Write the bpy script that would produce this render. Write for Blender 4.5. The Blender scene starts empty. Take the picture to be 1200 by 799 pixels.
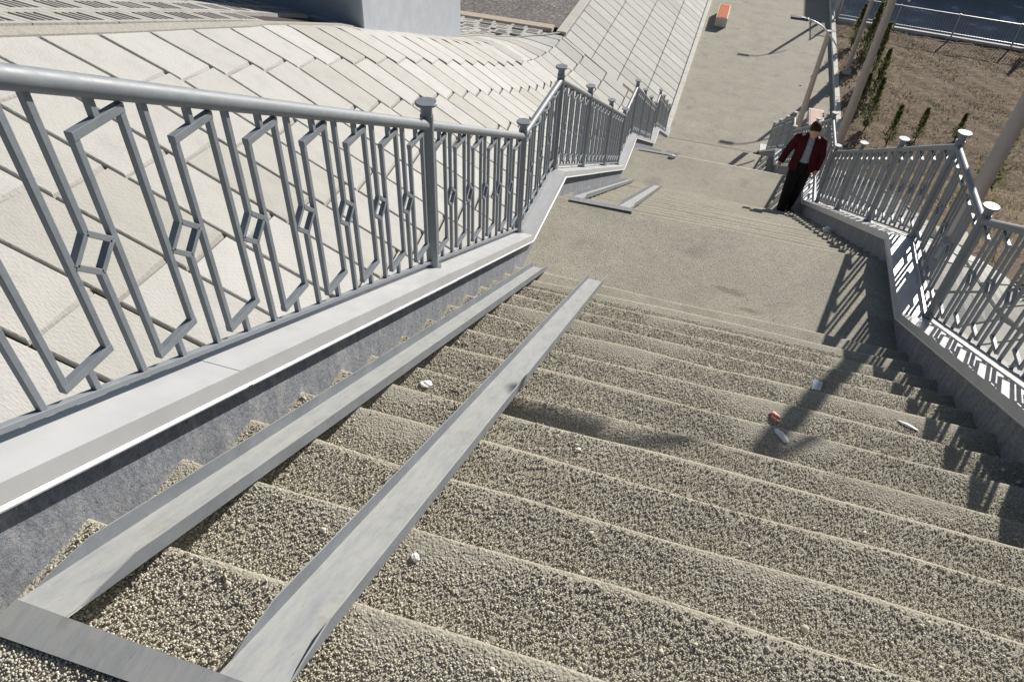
import bpy, bmesh, math, random
import numpy as np
from mathutils import Vector, Matrix
random.seed(7); rng = np.random.default_rng(11)
H = 11.2                       # camera-relative heights are shifted so that the lower path is at z = 0
PI = math.pi
scene = bpy.context.scene
COL = scene.collection

# ------------------------------------------------------------------ helpers
class MB:
    """collects shapes in absolute coordinates; build() links ONE mesh object"""
    def __init__(s): s.v=[]; s.f=[]; s.c=[]; s.cur=1.0
    def add(s, vs, fs):
        n=len(s.v); s.v+= [tuple(v) for v in vs]; s.f+= [tuple(i+n for i in f) for f in fs]; s.c+=[s.cur]*len(vs)
    def box(s, x0,x1,y0,y1,z0,z1):
        s.add([(x0,y0,z0),(x1,y0,z0),(x1,y1,z0),(x0,y1,z0),(x0,y0,z1),(x1,y0,z1),(x1,y1,z1),(x0,y1,z1)],
              [(3,2,1,0),(4,5,6,7),(0,1,5,4),(1,2,6,5),(2,3,7,6),(3,0,4,7)])
    def bar(s, a, b, w, h=None, up=(1,0,0)):
        a=Vector(a); b=Vector(b); d=(b-a).normalized(); u=Vector(up); u=(u-d*u.dot(d)).normalized(); v=d.cross(u); h=h or w
        o=[u*w/2+v*h/2, -u*w/2+v*h/2, -u*w/2-v*h/2, u*w/2-v*h/2]
        s.add([a+k for k in o]+[b+k for k in o],[(3,2,1,0),(4,5,6,7)]+[(i,(i+1)%4,(i+1)%4+4,i+4) for i in range(4)])
    def tube(s, pts, rad, n=12, cap=True):
        pts=[Vector(p) for p in pts]; rad=rad if hasattr(rad,'__len__') else [rad]*len(pts)
        vs=[]; prev=None
        for i,p in enumerate(pts):
            d=(pts[min(i+1,len(pts)-1)]-pts[max(i-1,0)]).normalized()
            if prev is None:
                u=Vector((1,0,0)) if abs(d.x)<.9 else Vector((0,1,0))
            else: u=prev
            u=(u-d*u.dot(d)).normalized(); prev=u; w=d.cross(u)
            for k in range(n):
                a=2*PI*k/n; vs.append(p+(u*math.cos(a)+w*math.sin(a))*rad[i])
        fs=[(i*n+k,i*n+(k+1)%n,(i+1)*n+(k+1)%n,(i+1)*n+k) for i in range(len(pts)-1) for k in range(n)]
        if cap: fs+= [tuple(range(n))[::-1], tuple(range((len(pts)-1)*n,len(pts)*n))]
        s.add(vs,fs)
    def lathe(s, c, prof, n=20):
        c=Vector(c); vs=[c+Vector((r*math.cos(2*PI*k/n),r*math.sin(2*PI*k/n),z)) for r,z in prof for k in range(n)]
        m=len(prof)
        fs=[(i*n+k,i*n+(k+1)%n,(i+1)*n+(k+1)%n,(i+1)*n+k) for i in range(m-1) for k in range(n)]
        fs+=[tuple(range(n))[::-1], tuple(range((m-1)*n,m*n))]
        s.add(vs,fs)
    def loft(s, rings):
        """rings of equal point count, closed, capped"""
        n=len(rings[0]); vs=[v for r in rings for v in r]
        fs=[(i*n+k,i*n+(k+1)%n,(i+1)*n+(k+1)%n,(i+1)*n+k) for i in range(len(rings)-1) for k in range(n)]
        fs+=[tuple(range(n))[::-1], tuple(range((len(rings)-1)*n,len(rings)*n))]
        s.add(vs,fs)
    def build(s, name, mat, parent=None, origin=None, smooth=False, bevel=0, att=None):
        o0=Vector(origin) if origin is not None else (Vector(parent['org']) if parent is not None else Vector((0,0,-H)))
        me=bpy.data.meshes.new(name)
        me.from_pydata([Vector(v)-o0 for v in s.v],[],s.f)
        bm=bmesh.new(); bm.from_mesh(me); bmesh.ops.recalc_face_normals(bm,faces=bm.faces); bm.to_mesh(me); bm.free()
        if att:
            a=me.attributes.new(att,'FLOAT','POINT'); a.data.foreach_set('value',s.c)
        me.materials.append(mat)
        if smooth: me.polygons.foreach_set('use_smooth',[True]*len(me.polygons))
        o=bpy.data.objects.new(name,me); COL.objects.link(o)
        if parent is not None:
            o.parent=parent; o.location=o0-Vector(parent['org']); o['org']=tuple(o0)
        else:
            o.location=o0+Vector((0,0,H)); o['org']=tuple(o0)
        if bevel:
            m=o.modifiers.new('bevel','BEVEL'); m.width=bevel; m.segments=2; m.limit_method='ANGLE'; m.angle_limit=math.radians(40)
        if smooth and bevel==0:
            pass
        return o
def thing(name, label, cat, org, group=None, rz=0):
    o=bpy.data.objects.new(name,None); COL.objects.link(o); o.empty_display_size=.2
    o['org']=tuple(org); o.location=Vector(org)+Vector((0,0,H)); o.rotation_euler=(0,0,rz)
    o['label']=label; o['category']=cat
    if group: o['group']=group
    return o
def tag(o,label,cat,group=None):
    o['label']=label;o['category']=cat
    if group:o['group']=group
    return o
def struct(o, kind='structure'):
    o['kind']=kind; return o
def copy_tree(o,parent=None):
    c=o.copy(); COL.objects.link(c); c.parent=parent
    for ch in list(o.children): copy_tree(ch,c)
    return c

# ------------------------------------------------------------------ materials
class NT:
    def __init__(s,name):
        s.m=bpy.data.materials.new(name); s.m.use_nodes=True; s.t=s.m.node_tree; s.n=s.t.nodes; s.l=s.t.links
        s.b=s.n['Principled BSDF']
    def node(s,typ,**kw):
        n=s.n.new(typ)
        for k,v in kw.items():
            if k in n.inputs.keys() if hasattr(n.inputs,'keys') else False: n.inputs[k].default_value=v
            else: setattr(n,k,v)
        return n
    def link(s,a,b): s.l.new(a,b)
    def pos(s):
        g=s.n.new('ShaderNodeNewGeometry'); return g.outputs['Position']
    def noise(s,vec,scale,detail=4,rough=.55):
        n=s.n.new('ShaderNodeTexNoise'); n.inputs['Scale'].default_value=scale; n.inputs['Detail'].default_value=detail; n.inputs['Roughness'].default_value=rough
        s.link(vec,n.inputs['Vector']); return n.outputs['Fac']
    def voro(s,vec,scale,feature='F1',rand=1.0):
        n=s.n.new('ShaderNodeTexVoronoi'); n.feature=feature; n.inputs['Scale'].default_value=scale; n.inputs['Randomness'].default_value=rand
        s.link(vec,n.inputs['Vector']); return n
    def ramp(s,fac,stops,interp='LINEAR'):
        r=s.n.new('ShaderNodeValToRGB'); r.color_ramp.interpolation=interp
        e=r.color_ramp.elements
        while len(e)<len(stops): e.new(.5)
        for i,(p,c) in enumerate(stops):
            e[i].position=p; c=(c,c,c) if not hasattr(c,'__len__') else c; e[i].color=(*c,1)
        s.link(fac,r.inputs['Fac']); return r.outputs['Color']
    def mix(s,fac,a,b,blend='MIX'):
        m=s.n.new('ShaderNodeMix'); m.data_type='RGBA'; m.blend_type=blend
        for sock,v in ((m.inputs[0],fac),(m.inputs[6],a),(m.inputs[7],b)):
            if isinstance(v,(int,float)): sock.default_value=v
            elif isinstance(v,tuple): sock.default_value=(*v,1)
            else: s.link(v,sock)
        return m.outputs[2]
    def math(s,op,a,b=0.0,c=None,clamp=False):
        m=s.n.new('ShaderNodeMath'); m.operation=op; m.use_clamp=clamp
        for i,v in enumerate((a,b,c)):
            if v is None: continue
            if isinstance(v,(int,float)): m.inputs[i].default_value=v
            else: s.link(v,m.inputs[i])
        return m.outputs[0]
    def bump(s,h,strength=.5,dist=.01,normal=None):
        b=s.n.new('ShaderNodeBump'); b.inputs['Strength'].default_value=strength; b.inputs['Distance'].default_value=dist
        s.link(h,b.inputs['Height'])
        if normal is not None: s.link(normal,b.inputs['Normal'])
        s.link(b.outputs['Normal'],s.b.inputs['Normal']); return b.outputs['Normal']
    def scale(s,vec,v):
        m=s.n.new('ShaderNodeMapping'); m.inputs['Scale'].default_value=v; s.link(vec,m.inputs['Vector']); return m.outputs['Vector']
    def att(s,name):
        a=s.n.new('ShaderNodeAttribute'); a.attribute_name=name; return a.outputs['Fac']
    def fin(s,col,rough=.8,metal=0,spec=None):
        if isinstance(col,tuple): s.b.inputs['Base Color'].default_value=(*col,1)
        else: s.link(col,s.b.inputs['Base Color'])
        if isinstance(rough,(int,float)): s.b.inputs['Roughness'].default_value=rough
        else: s.link(rough,s.b.inputs['Roughness'])
        s.b.inputs['Metallic'].default_value=metal
        if spec is not None: s.b.inputs['Specular IOR Level'].default_value=spec
        return s.m

PEB=[(0,(.35,.325,.27)),(.12,(.43,.40,.325)),(.3,(.52,.48,.38)),(.5,(.565,.525,.415)),(.66,(.49,.47,.41)),(.8,(.63,.59,.485)),(.93,(.45,.44,.40)),(1,(.74,.71,.62))]
PEBF=[(p,tuple(k*.74 for k in c)) for p,c in PEB]
def gravel_mat():
    t=NT('washed_gravel'); P=t.pos()
    wob=t.noise(P,40,2)
    v=t.voro(P,128); v2=t.voro(P,260)
    bw=t.n.new('ShaderNodeSeparateColor'); t.link(v.outputs['Color'],bw.inputs[0])
    col=t.ramp(bw.outputs[0],PEBF)
    bw2=t.n.new('ShaderNodeSeparateColor'); t.link(v2.outputs['Color'],bw2.inputs[0])
    col2=t.ramp(bw2.outputs[1],PEBF)
    col=t.mix(.35,col,col2)
    gap=t.math('SMOOTHSTEP' if False else 'MULTIPLY',v.outputs['Distance'],1.0)
    dark=t.ramp(gap,[(0,1.0),(.50,1.0),(.78,.74),(1,.6)])
    col=t.mix(1.0,col,dark,'MULTIPLY')
    big=t.ramp(t.noise(P,1.3,6,.6),[(.25,.84),(.5,1.0),(.75,1.10)])
    col=t.mix(1.0,col,big,'MULTIPLY')
    mid=t.ramp(t.noise(P,9,4,.6),[(.3,.93),(.65,1.05)])
    col=t.mix(1.0,col,mid,'MULTIPLY')
    d=t.att('dust')
    patch=t.ramp(t.noise(P,7,4,.7),[(.32,.25),(.6,1.0)])
    dm=t.math('MULTIPLY',d,patch,clamp=True)
    dm=t.math('MULTIPLY',dm,.5)
    dustc=t.ramp(t.noise(P,160,3,.7),[(.3,(.31,.28,.22)),(.7,(.43,.395,.32))])
    col=t.mix(dm,col,dustc)
    stain=t.ramp(t.noise(t.scale(P,(1,1,.2)),2.1,3,.5),[(.0,.60),(.30,.80),(.40,1.0)])
    col=t.mix(.75,col,t.mix(1.0,col,stain,'MULTIPLY'))
    h=t.math('SUBTRACT',1.0,t.math('MULTIPLY',v.outputs['Distance'],v.outputs['Distance']))
    h=t.math('ADD',h,t.math('MULTIPLY',t.math('SUBTRACT',1.0,v2.outputs['Distance']),.35))
    h=t.math('MULTIPLY',h,t.math('SUBTRACT',1.0,t.math('MULTIPLY',dm,.6)))
    t.bump(h,.7,.0045)
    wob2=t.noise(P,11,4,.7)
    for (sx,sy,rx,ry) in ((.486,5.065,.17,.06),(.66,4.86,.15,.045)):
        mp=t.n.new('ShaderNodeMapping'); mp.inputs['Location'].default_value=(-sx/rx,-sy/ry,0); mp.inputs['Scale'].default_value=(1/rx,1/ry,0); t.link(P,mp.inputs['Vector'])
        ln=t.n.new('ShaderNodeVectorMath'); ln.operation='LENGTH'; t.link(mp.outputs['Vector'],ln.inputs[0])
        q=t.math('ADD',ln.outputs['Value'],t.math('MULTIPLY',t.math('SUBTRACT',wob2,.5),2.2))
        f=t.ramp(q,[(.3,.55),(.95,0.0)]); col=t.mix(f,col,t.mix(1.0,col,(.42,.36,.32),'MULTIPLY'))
    return t.fin(col,.9,spec=.15)
def pebble_mat():
    t=NT('pebble'); a=t.att('shade'); col=t.ramp(a,PEB)
    P=t.pos(); col=t.mix(1.0,col,t.ramp(t.noise(P,300,2),[(.3,.8),(.7,1.15)]),'MULTIPLY')
    return t.fin(col,.9,spec=.12)
def wall_mat():
    t=NT('grey_render'); P=t.pos()
    n=t.noise(P,48,6,.78)
    col=t.ramp(n,[(.3,(.17,.18,.21)),(.5,(.25,.265,.30)),(.7,(.36,.375,.41))])
    v=t.voro(t.scale(P,(1,1,.6)),75); pit=t.ramp(v.outputs['Distance'],[(.0,.35),(.12,.55),(.22,1.0)]); pitv=pit
    sel=t.ramp(t.noise(P,30,2),[(.44,0.0),(.56,1.0)])
    pit=t.mix(sel,(1.,1.,1.),pit); col=t.mix(1.0,col,pit,'MULTIPLY')
    st=t.ramp(t.noise(t.scale(P,(1,3,1)),4,6,.75),[(.52,0.0),(.64,1.0)])
    col=t.mix(t.math('MULTIPLY',st,.45),col,(.48,.47,.44))
    run=t.ramp(t.noise(t.scale(P,(1,14,.8)),2.2,4,.6),[(.35,.78),(.6,1.05)]); col=t.mix(.7,col,t.mix(1.0,col,run,'MULTIPLY'))
    h=t.math('ADD',t.noise(P,70,6,.75),t.math('MULTIPLY',pitv,.25)); t.bump(h,.8,.006)
    return t.fin(col,.9,spec=.25)
def coping_mat():
    t=NT('coping_sheet_metal'); P=t.pos()
    n=t.noise(P,5,5,.6); col=t.ramp(n,[(.3,(.46,.465,.475)),(.6,(.51,.517,.53)),(.8,(.55,.553,.555))])
    sp=t.ramp(t.noise(P,60,3,.6),[(.70,0.0),(.78,1.0)]); col=t.mix(t.math('MULTIPLY',sp,.4),col,(.33,.31,.28))
    t.bump(t.noise(P,3,3),.12,.02)
    r=t.ramp(t.noise(P,14,3),[(.3,.30),(.7,.44)])
    return t.fin(col,r,0.2,spec=.5)
def paint_mat(name,c,rough=.52,dirt=.25,metal=.0):
    t=NT(name); P=t.pos()
    n=t.noise(P,18,5,.65); col=t.ramp(n,[(.3,tuple(k*.86 for k in c)),(.6,c),(.85,tuple(min(1,k*1.15) for k in c))])
    s=t.ramp(t.noise(P,90,3,.6),[(.66,0.0),(.76,1.0)]); col=t.mix(t.math('MULTIPLY',s,dirt),col,(.34,.31,.26))
    t.bump(t.noise(P,160,2),.06,.002)
    r=t.ramp(n,[(.3,rough*.85),(.7,rough*1.25)])
    return t.fin(col,r,metal,spec=.5)
def steel_mat():
    t=NT('galvanised_channel'); P=t.pos()
    n=t.noise(t.scale(P,(6,1,1)),6,6,.65)
    col=t.ramp(n,[(.25,(.165,.18,.20)),(.5,(.205,.222,.245)),(.75,(.26,.275,.295))])
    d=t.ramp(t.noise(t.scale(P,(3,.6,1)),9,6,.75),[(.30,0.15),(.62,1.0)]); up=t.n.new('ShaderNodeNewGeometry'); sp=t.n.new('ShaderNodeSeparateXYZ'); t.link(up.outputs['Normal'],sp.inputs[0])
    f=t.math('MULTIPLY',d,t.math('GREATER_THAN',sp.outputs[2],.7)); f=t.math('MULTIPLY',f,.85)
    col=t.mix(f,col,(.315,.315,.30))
    br=t.ramp(t.noise(P,7,6,.75),[(.55,0.0),(.70,1.0)]); col=t.mix(t.math('MULTIPLY',br,.4),col,(.17,.145,.115))
    sc=t.ramp(t.noise(t.scale(P,(9,1,1)),22,4,.75),[(.62,0.0),(.70,1.0)]); col=t.mix(t.math('MULTIPLY',sc,.5),col,(.12,.10,.085))
    t.bump(n,.15,.004)
    return t.fin(col,.62,.0,spec=.25)
def slab_mat():
    t=NT('concrete_slab'); P=t.pos(); a=t.att('shade')
    base=t.ramp(a,[(0,(.345,.334,.306)),(.35,(.378,.37,.346)),(.7,(.40,.395,.377)),(1,(.43,.427,.412))])
    n=t.noise(P,3.5,6,.65); col=t.mix(1.0,base,t.ramp(n,[(.25,.88),(.5,1.0),(.8,1.06)]),'MULTIPLY')
    s=t.ramp(t.noise(P,12,5,.75),[(.62,0.0),(.80,1.0)]); col=t.mix(t.math('MULTIPLY',s,.45),col,(.42,.34,.23))
    sp=t.ramp(t.noise(P,55,2,.5),[(.72,0.0),(.78,1.0)]); col=t.mix(t.math('MULTIPLY',sp,.35),col,(.30,.27,.22))
    w=t.n.new('ShaderNodeTexWave'); w.inputs['Scale'].default_value=7; w.inputs['Distortion'].default_value=1.0; w.inputs['Detail'].default_value=1
    mp=t.n.new('ShaderNodeMapping'); mp.inputs['Rotation'].default_value=(0,0,.5); t.link(P,mp.inputs['Vector']); t.link(mp.outputs['Vector'],w.inputs['Vector'])
    v=t.voro(t.scale(P,(26,60,30)),1)
    h=t.math('ADD',t.math('MULTIPLY',w.outputs['Fac'],.3),v.outputs['Distance']); t.bump(h,.4,.006)
    return t.fin(col,.85,spec=.25)
def simple(name,c,rough=.8,scale=20,var=.15,bump=.3,dist=.01,metal=0,dirt=None):
    t=NT(name); P=t.pos(); n=t.noise(P,scale,6,.65)
    col=t.ramp(n,[(.25,tuple(k*(1-var) for k in c)),(.55,c),(.8,tuple(min(1,k*(1+var)) for k in c))])
    if dirt: col=t.mix(t.math('MULTIPLY',t.ramp(t.noise(P,scale*.25,5,.7),[(.5,0.0),(.7,1.0)]),.5),col,dirt)
    if bump: t.bump(n,bump,dist)
    return t.fin(col,rough,metal)
def asphalt_mat(name,c,sc=60):
    t=NT(name); P=t.pos(); v=t.voro(P,sc); s=t.n.new('ShaderNodeSeparateColor'); t.link(v.outputs['Color'],s.inputs[0])
    col=t.ramp(s.outputs[0],[(0,tuple(k*.55 for k in c)),(.6,c),(1,tuple(k*1.9 for k in c))])
    col=t.mix(1.0,col,t.ramp(t.noise(P,1.2,5,.6),[(.3,.75),(.7,1.2)]),'MULTIPLY')
    t.bump(v.outputs['Distance'],.6,.01)
    return t.fin(col,.85)
def soil_mat():
    t=NT('dry_soil'); P=t.pos(); n=t.noise(P,2.2,8,.72); n2=t.noise(P,24,6,.8)
    col=t.ramp(n,[(.25,(.15,.112,.084)),(.45,(.20,.153,.113)),(.6,(.245,.19,.137)),(.8,(.32,.255,.18))])
    col=t.mix(1.0,col,t.ramp(n2,[(.3,.45),(.5,.95),(.7,1.45)]),'MULTIPLY')
    t.bump(t.math('ADD',n,n2),1.0,.05)
    return t.fin(col,.95,spec=.1)
def leaf_mat(name,c0,c1):
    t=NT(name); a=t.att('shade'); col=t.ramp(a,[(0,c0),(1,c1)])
    m=t.fin(col,.7,spec=.2)
    tr=t.n.new('ShaderNodeBsdfTranslucent'); t.link(col,tr.inputs['Color']); mx=t.n.new('ShaderNodeMixShader'); mx.inputs[0].default_value=.45
    out=[n for n in t.n if n.type=='OUTPUT_MATERIAL'][0]
    t.link(t.b.outputs[0],mx.inputs[1]); t.link(tr.outputs[0],mx.inputs[2]); t.link(mx.outputs[0],out.inputs['Surface']); return m
def wet_mat():
    t=NT('dark_road'); P=t.pos()
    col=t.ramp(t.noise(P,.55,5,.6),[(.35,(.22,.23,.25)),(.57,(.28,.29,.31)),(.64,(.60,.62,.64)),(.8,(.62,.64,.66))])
    t.bump(t.noise(P,50,3),.3,.01)
    return t.fin(col,.7)

M=dict(band=simple('rough_concrete_band',(.33,.315,.28),.9,30,.3,.6,.01,0,(.24,.22,.19)),gravel=gravel_mat(),pebble=pebble_mat(),wall=wall_mat(),coping=coping_mat(),
 rail=paint_mat('grey_rail_paint',(.205,.225,.25)),steel=steel_mat(),slab=slab_mat(),
 joint=simple('joint_mortar',(.13,.11,.088),.95,30,.4),conc=simple('pale_concrete',(.50,.48,.43),.9,6,.12,.3,.01,0,(.36,.32,.26)),
 kerb=simple('kerb_concrete',(.56,.55,.51),.85,9,.12,.3,.005,0,(.40,.37,.31)),tan=simple('tan_kerb',(.46,.39,.30),.9,9,.15),
 pier=simple('grey_pier',(.36,.385,.43),.75,2.5,.10,.2,.01,0,(.44,.46,.49)),asph=asphalt_mat('coarse_asphalt',(.135,.12,.112),16),
 soil=soil_mat(),road=wet_mat(),dark=simple('dark_gravel_fill',(.075,.06,.052),.95,60,.6,1,.02),
 pole=simple('beige_pole_paint',(.40,.36,.33),.6,8,.06,.1,.003),arm=simple('bare_steel_arm',(.55,.55,.55),.35,20,.05,0,0,.8),
 lamp=simple('black_lamp_housing',(.03,.03,.04),.4,20,.1,0),lens=simple('lamp_plate',(.6,.62,.66),.3,20,.05,0),
 bconc=simple('bench_concrete',(.55,.53,.49),.85,14,.1),orange=simple('orange_slat',(.70,.22,.055),.55,40,.2,.2,.003),peach=simple('faded_slat',(.72,.50,.40),.6,40,.1,.2,.003),
 leaf=leaf_mat('cypress_foliage',(.06,.07,.036),(.20,.205,.105)),bark=simple('bark',(.13,.09,.06),.9,40,.3),
 grass=leaf_mat('dry_grass',(.15,.115,.07),(.42,.35,.22)),fence=simple('fence_metal',(.42,.44,.46),.45,30,.1,0,0,.3),
 paper=simple('white_litter',(.80,.80,.78),.6,60,.08,.6,.003),foil=simple('silver_foil',(.62,.66,.72),.28,60,.15,.6,.003,.5),pink=simple('pink_wrapper',(.52,.23,.20),.6,50,.3,.6,.003),
 twig=simple('dark_scrap',(.05,.045,.04),.7,50,.2),
 skin=simple('skin',(.50,.29,.21),.55,30,.06,0),jacket=simple('dark_red_cloth',(.055,.009,.014),.85,25,.25,.3,.003),
 trous=simple('black_cloth',(.010,.010,.012),.8,25,.2,.3,.003),shirt=simple('pale_shirt',(.27,.30,.37),.8,25,.12,.3,.003),
 hair=simple('brown_hair',(.045,.026,.016),.6,90,.5,.6,.003),shoe=simple('black_shoe',(.008,.008,.009),.4,20,.1,0),eye=simple('eye',(.03,.02,.02),.2,10,0,0),
 facade=simple('facade_plaster',(.5,.48,.44),.9,3,.1),glass=simple('window_glass',(.05,.07,.09),.1,3,.1,0))

for k in ('hair','trous','shoe','jacket'): M[k].node_tree.nodes['Principled BSDF'].inputs['Specular IOR Level'].default_value=.12
# ------------------------------------------------------------------ profiles (camera-relative)
RISE=.1528; SL=.5093
D=[.0016,.0205,.0098,.005,-.0137,-.0497,-.0255,-.0066,.012,.0144,.0054,.0015,-.0028,.003]
NZ0=-1.568; L1=-3.7072; L2=L1-17*RISE; L3=L2-16*RISE; PATH=L3-16*RISE      # floors of the landings and the lower path
XL,XR=-1.238,1.785
COP=[(-8,-1.083),(.20,-1.083),(5.0,-3.520),(6.14,-3.520),(11.22,L2+.187),(12.43,L2+.187),(17.23,L3+.187),(18.03,L3+.187),(22.83,PATH+.187),(23.3,PATH+.187)]
def cop(y): return float(np.interp(y,[a for a,b in COP],[b for a,b in COP]))
def edge(y):
    if y<23.3: return cop(y)-.05
    return -11.10
SY=[-8,0,5.55,7.1,9,11.5,13,14.5,23.3]; SZ=[-1.12,-1.02,-3.44,-4.04,-4.75,-5.7,-6.4,-7.1,-11.1]
def SR(x,y):
    if y>=23.3: return -11.10
    s=float(np.interp(y,SY,SZ))
    if x<2.7:
        k=max(0,x-2.12)/.58; return edge(y)*(1-k)+s*k
    return s-.05*(x-2.7)*min(1,(23.3-y)/5)
B1Y=[-8,0,6.6,8.0,9.4,12.15,14.9,17.5,19,20.8,22.4,24,80]; B1Z=[-1.40,-1.45,-3.49,-3.92,-4.36,-5.34,-6.38,-7.38,-7.90,-8.42,-8.70,-8.73,-8.73]
def B1(y): return float(np.interp(y,[6.6,20.8,24],[-5.79,-5.35,-5.22])), float(np.interp(y,B1Y,B1Z))
def SLf(x,y):
    bx,bz=B1(y)
    if x>bx: return bz-.6*(x-bx)
    up=max(0,min(1,(24-y)/4)); d=bx-x
    return bz+up*(.48*min(d,.87)+.10*min(max(d-.87,0),9))
B0Y=[-8,9,12.7,16,19,21.8,23,23.9,24.2]; B0X=[-6.6,-6.62,-6.95,-7.05,-7.05,-7.0,-6.2,-5.5,-5.4]
def B0(y): return float(np.interp(y,B0Y,B0X))

# ------------------------------------------------------------------ ground and terrain
def grid_surface(name,mat,fn,xs,ys,off=0.0,kind='structure'):
    mb=MB(); nx=len(xs)
    for y in ys:
        for x in xs: mb.v.append((x,y,fn(x,y)+off)); mb.c.append(0)
    for j in range(len(ys)-1):
        for i in range(nx-1):
            a=j*nx+i; mb.f.append((a,a+1,a+nx+1,a+nx))
    return struct(mb.build(name,mat),kind)
mb=MB(); R=900
mb.add([(-R,-R,-11.9),(R,-R,-11.9),(R,R,-11.9),(-R,R,-11.9)],[(0,1,2,3)]); struct(mb.build('ground',M['soil']))
# mortar bed beneath the slabs of the left bank
grid_surface('embankment_bed',M['joint'],SLf,list(np.linspace(-7.4,-1.37,60)),list(np.arange(-8,24.05,.25)),-.05)
def b_path(x,y): return -11.10+(-1.42-x)*(2.37/3.8) if x>-5.22 else -8.73
grid_surface('path_bank_bed',M['joint'],lambda x,y:b_path(x,y),list(np.linspace(-5.22,-1.42,6)),[23.7,80],-.055)
# terrace (grille paving) bed and asphalt
grid_surface('terrace_bed',M['dark'],SLf,[-30,-25,-20,-17,-15.6]+list(np.linspace(-15,-6.6,60)),list(np.arange(-8,24.3,.4)),-.045)
mb=MB(); mb.add([(-60,24.5,-8.76),(-5.5,24.5,-8.76),(-5.5,90,-8.76),(-60,90,-8.76)],[(0,1,2,3)]); struct(mb.build('asphalt_yard',M['asph']))
# soil bed on the right
def soilh(x,y): return SR(x,y)+.03*math.sin(x*3.1+y*1.7)*math.sin(y*2.3-x)+.02*math.sin(7*x+5*y)
grid_surface('soil_bed',M['soil'],soilh,list(np.arange(2.66,30,.25)),list(np.arange(-8,23.31,.25))+[23.4],-.015)
grid_surface('planting_bed',M['soil'],lambda x,y:-11.10+.03*math.sin(x*3.1+y*1.7)*math.sin(y*2.3-x)+.02*math.sin(7*x+5*y),list(np.arange(4.36,30,.3)),list(np.arange(23.35,37.0,.3)),-.02)
mb=MB(); mb.add([(4.5,37.1,-11.6),(60,37.1,-11.6),(60,90,-11.6),(4.5,90,-11.6)],[(0,1,2,3)]); struct(mb.build('road',M['road']))
mb=MB(); mb.add([(3.1,23.25,-11.1),(4.4,23.25,-11.1),(4.4,8,-13),(3.1,8,-13)],[(0,1,2,3)])

# slabs ------------------------------------------------------------
def slab_quads(mb,quads,fn,th=.05,lift=0.0):
    for q in quads:
        mb.cur=min(1,max(0,random.gauss(.55,.26))); j=random.uniform(-.0025,.0025)
        nn=5
        A_=[(q[0][0]+(q[1][0]-q[0][0])*k/nn,q[0][1]+(q[1][1]-q[0][1])*k/nn) for k in range(nn+1)]; B_=[(q[3][0]+(q[2][0]-q[3][0])*k/nn,q[3][1]+(q[2][1]-q[3][1])*k/nn) for k in range(nn+1)]
        e=.010; vs=[]; fs=[]
        for k in range(nn+1):
            a=Vector((*A_[k],0)); b=Vector((*B_[k],0)); d=(b-a).normalized()
            l=((Vector((*A_[nn],0))-Vector((*A_[0],0))).normalized())*(e if k==0 else -e if k==nn else 0)
            tilt=lift+j
            for p_,dz in ((a,-th),(a,-.008),(a+d*e+l,0),(b-d*e+l,0),(b,-.008),(b,-th)):
                vs.append((p_.x,p_.y,fn(p_.x,p_.y)+tilt+dz))
        for k in range(nn):
            for m in range(5): fs.append((k*6+m,k*6+m+1,(k+1)*6+m+1,(k+1)*6+m))
        fs+=[(0,1,2,3,4,5),tuple(nn*6+i for i in range(6))]
        mb.add(vs,fs); continue
        top=[(x,y,fn(x,y)+lift+j) for x,y in q]; c=Vector((sum(x for x,y,z in top)/4,sum(y for x,y,z in top)/4,sum(z for x,y,z in top)/4))
        ins=[tuple(Vector(p)+(c-Vector(p)).normalized()*.012) for p in top]; low=[(x,y,z-.008) for x,y,z in top]; bot=[(x,y,z-th) for x,y,z in top]
        vs=ins+low+bot; fs=[(0,1,2,3)]+[(i,(i+1)%4,(i+1)%4+4,i+4) for i in range(4)]+[(i+4,(i+1)%4+4,(i+1)%4+8,i+8) for i in range(4)]
        mb.add(vs,fs)
mb=MB(); Lx,Ly=.981,.19; pitch=.74
quads=[]
def RB(k,y):
    if k<0: return B0(y)+.0
    bx=B1(y)[0]; return bx+(-1.5-bx)*k/4.7
for ri in range(6):
    y=-7.0+ri*.17
    while y<25.0:
        if y>19.3: Lx,Ly=1.0,0.0
        else: Lx,Ly=.981,.19
        x0=RB(ri-1,y)+.012; xx1=min(RB(ri,y),-1.40)-.012
        g=.032+random.uniform(-.008,.012); w=pitch*Lx-g
        a=(x0,y); ln=(xx1-x0)/Lx-.004
        b=(x0+Lx*ln,y+Ly*ln); W=(-Ly*w,Lx*w)
        q=[a,b,(b[0]+W[0],b[1]+W[1]),(a[0]+W[0],a[1]+W[1])]
        sh=Ly*w*.5
        q=[(min(x+sh,-1.385),yy) for x,yy in q]
        if min(yy for x,yy in q)<23.70:
            q=[(x,min(yy,23.72)) for x,yy in q]
            if abs(q[0][1]-q[3][1])>.08: quads.append(q)
        y+=pitch
slab_quads(mb,quads,SLf)
struct(mb.build('slab_embankment',M['slab'],att='shade'))
mb=MB(); quads=[]
for r in range(4):
    xa=-5.2+.95*r+.008; xb=xa+.95-.02
    y=23.76
    while y<62:
        quads.append([(xa,y+.0),(xb,y),(xb,y+.66),(xa,y+.66)]); y+=.69
slab_quads(mb,quads,b_path)
struct(mb.build('slab_bank_along_path',M['slab'],att='shade'))
# slab strip on the right of the stairs
mb=MB(); quads=[]
y=-7
while y<23.2:
    quads.append([(2.0,y),(2.41,y),(2.41,y+.46),(2.0,y+.46)]); quads.append([(2.425,y+.17),(2.70,y+.17),(2.70,y+.64),(2.425,y+.64)]); y+=.48
slab_quads(mb,quads,SR,.06)
struct(mb.build('slab_strip',M['slab'],att='shade'))
grid_surface('strip_bed',M['joint'],SR,[1.97,2.12,2.3,2.5,2.68],list(np.arange(-8,23.3,.25)),-.05)
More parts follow.
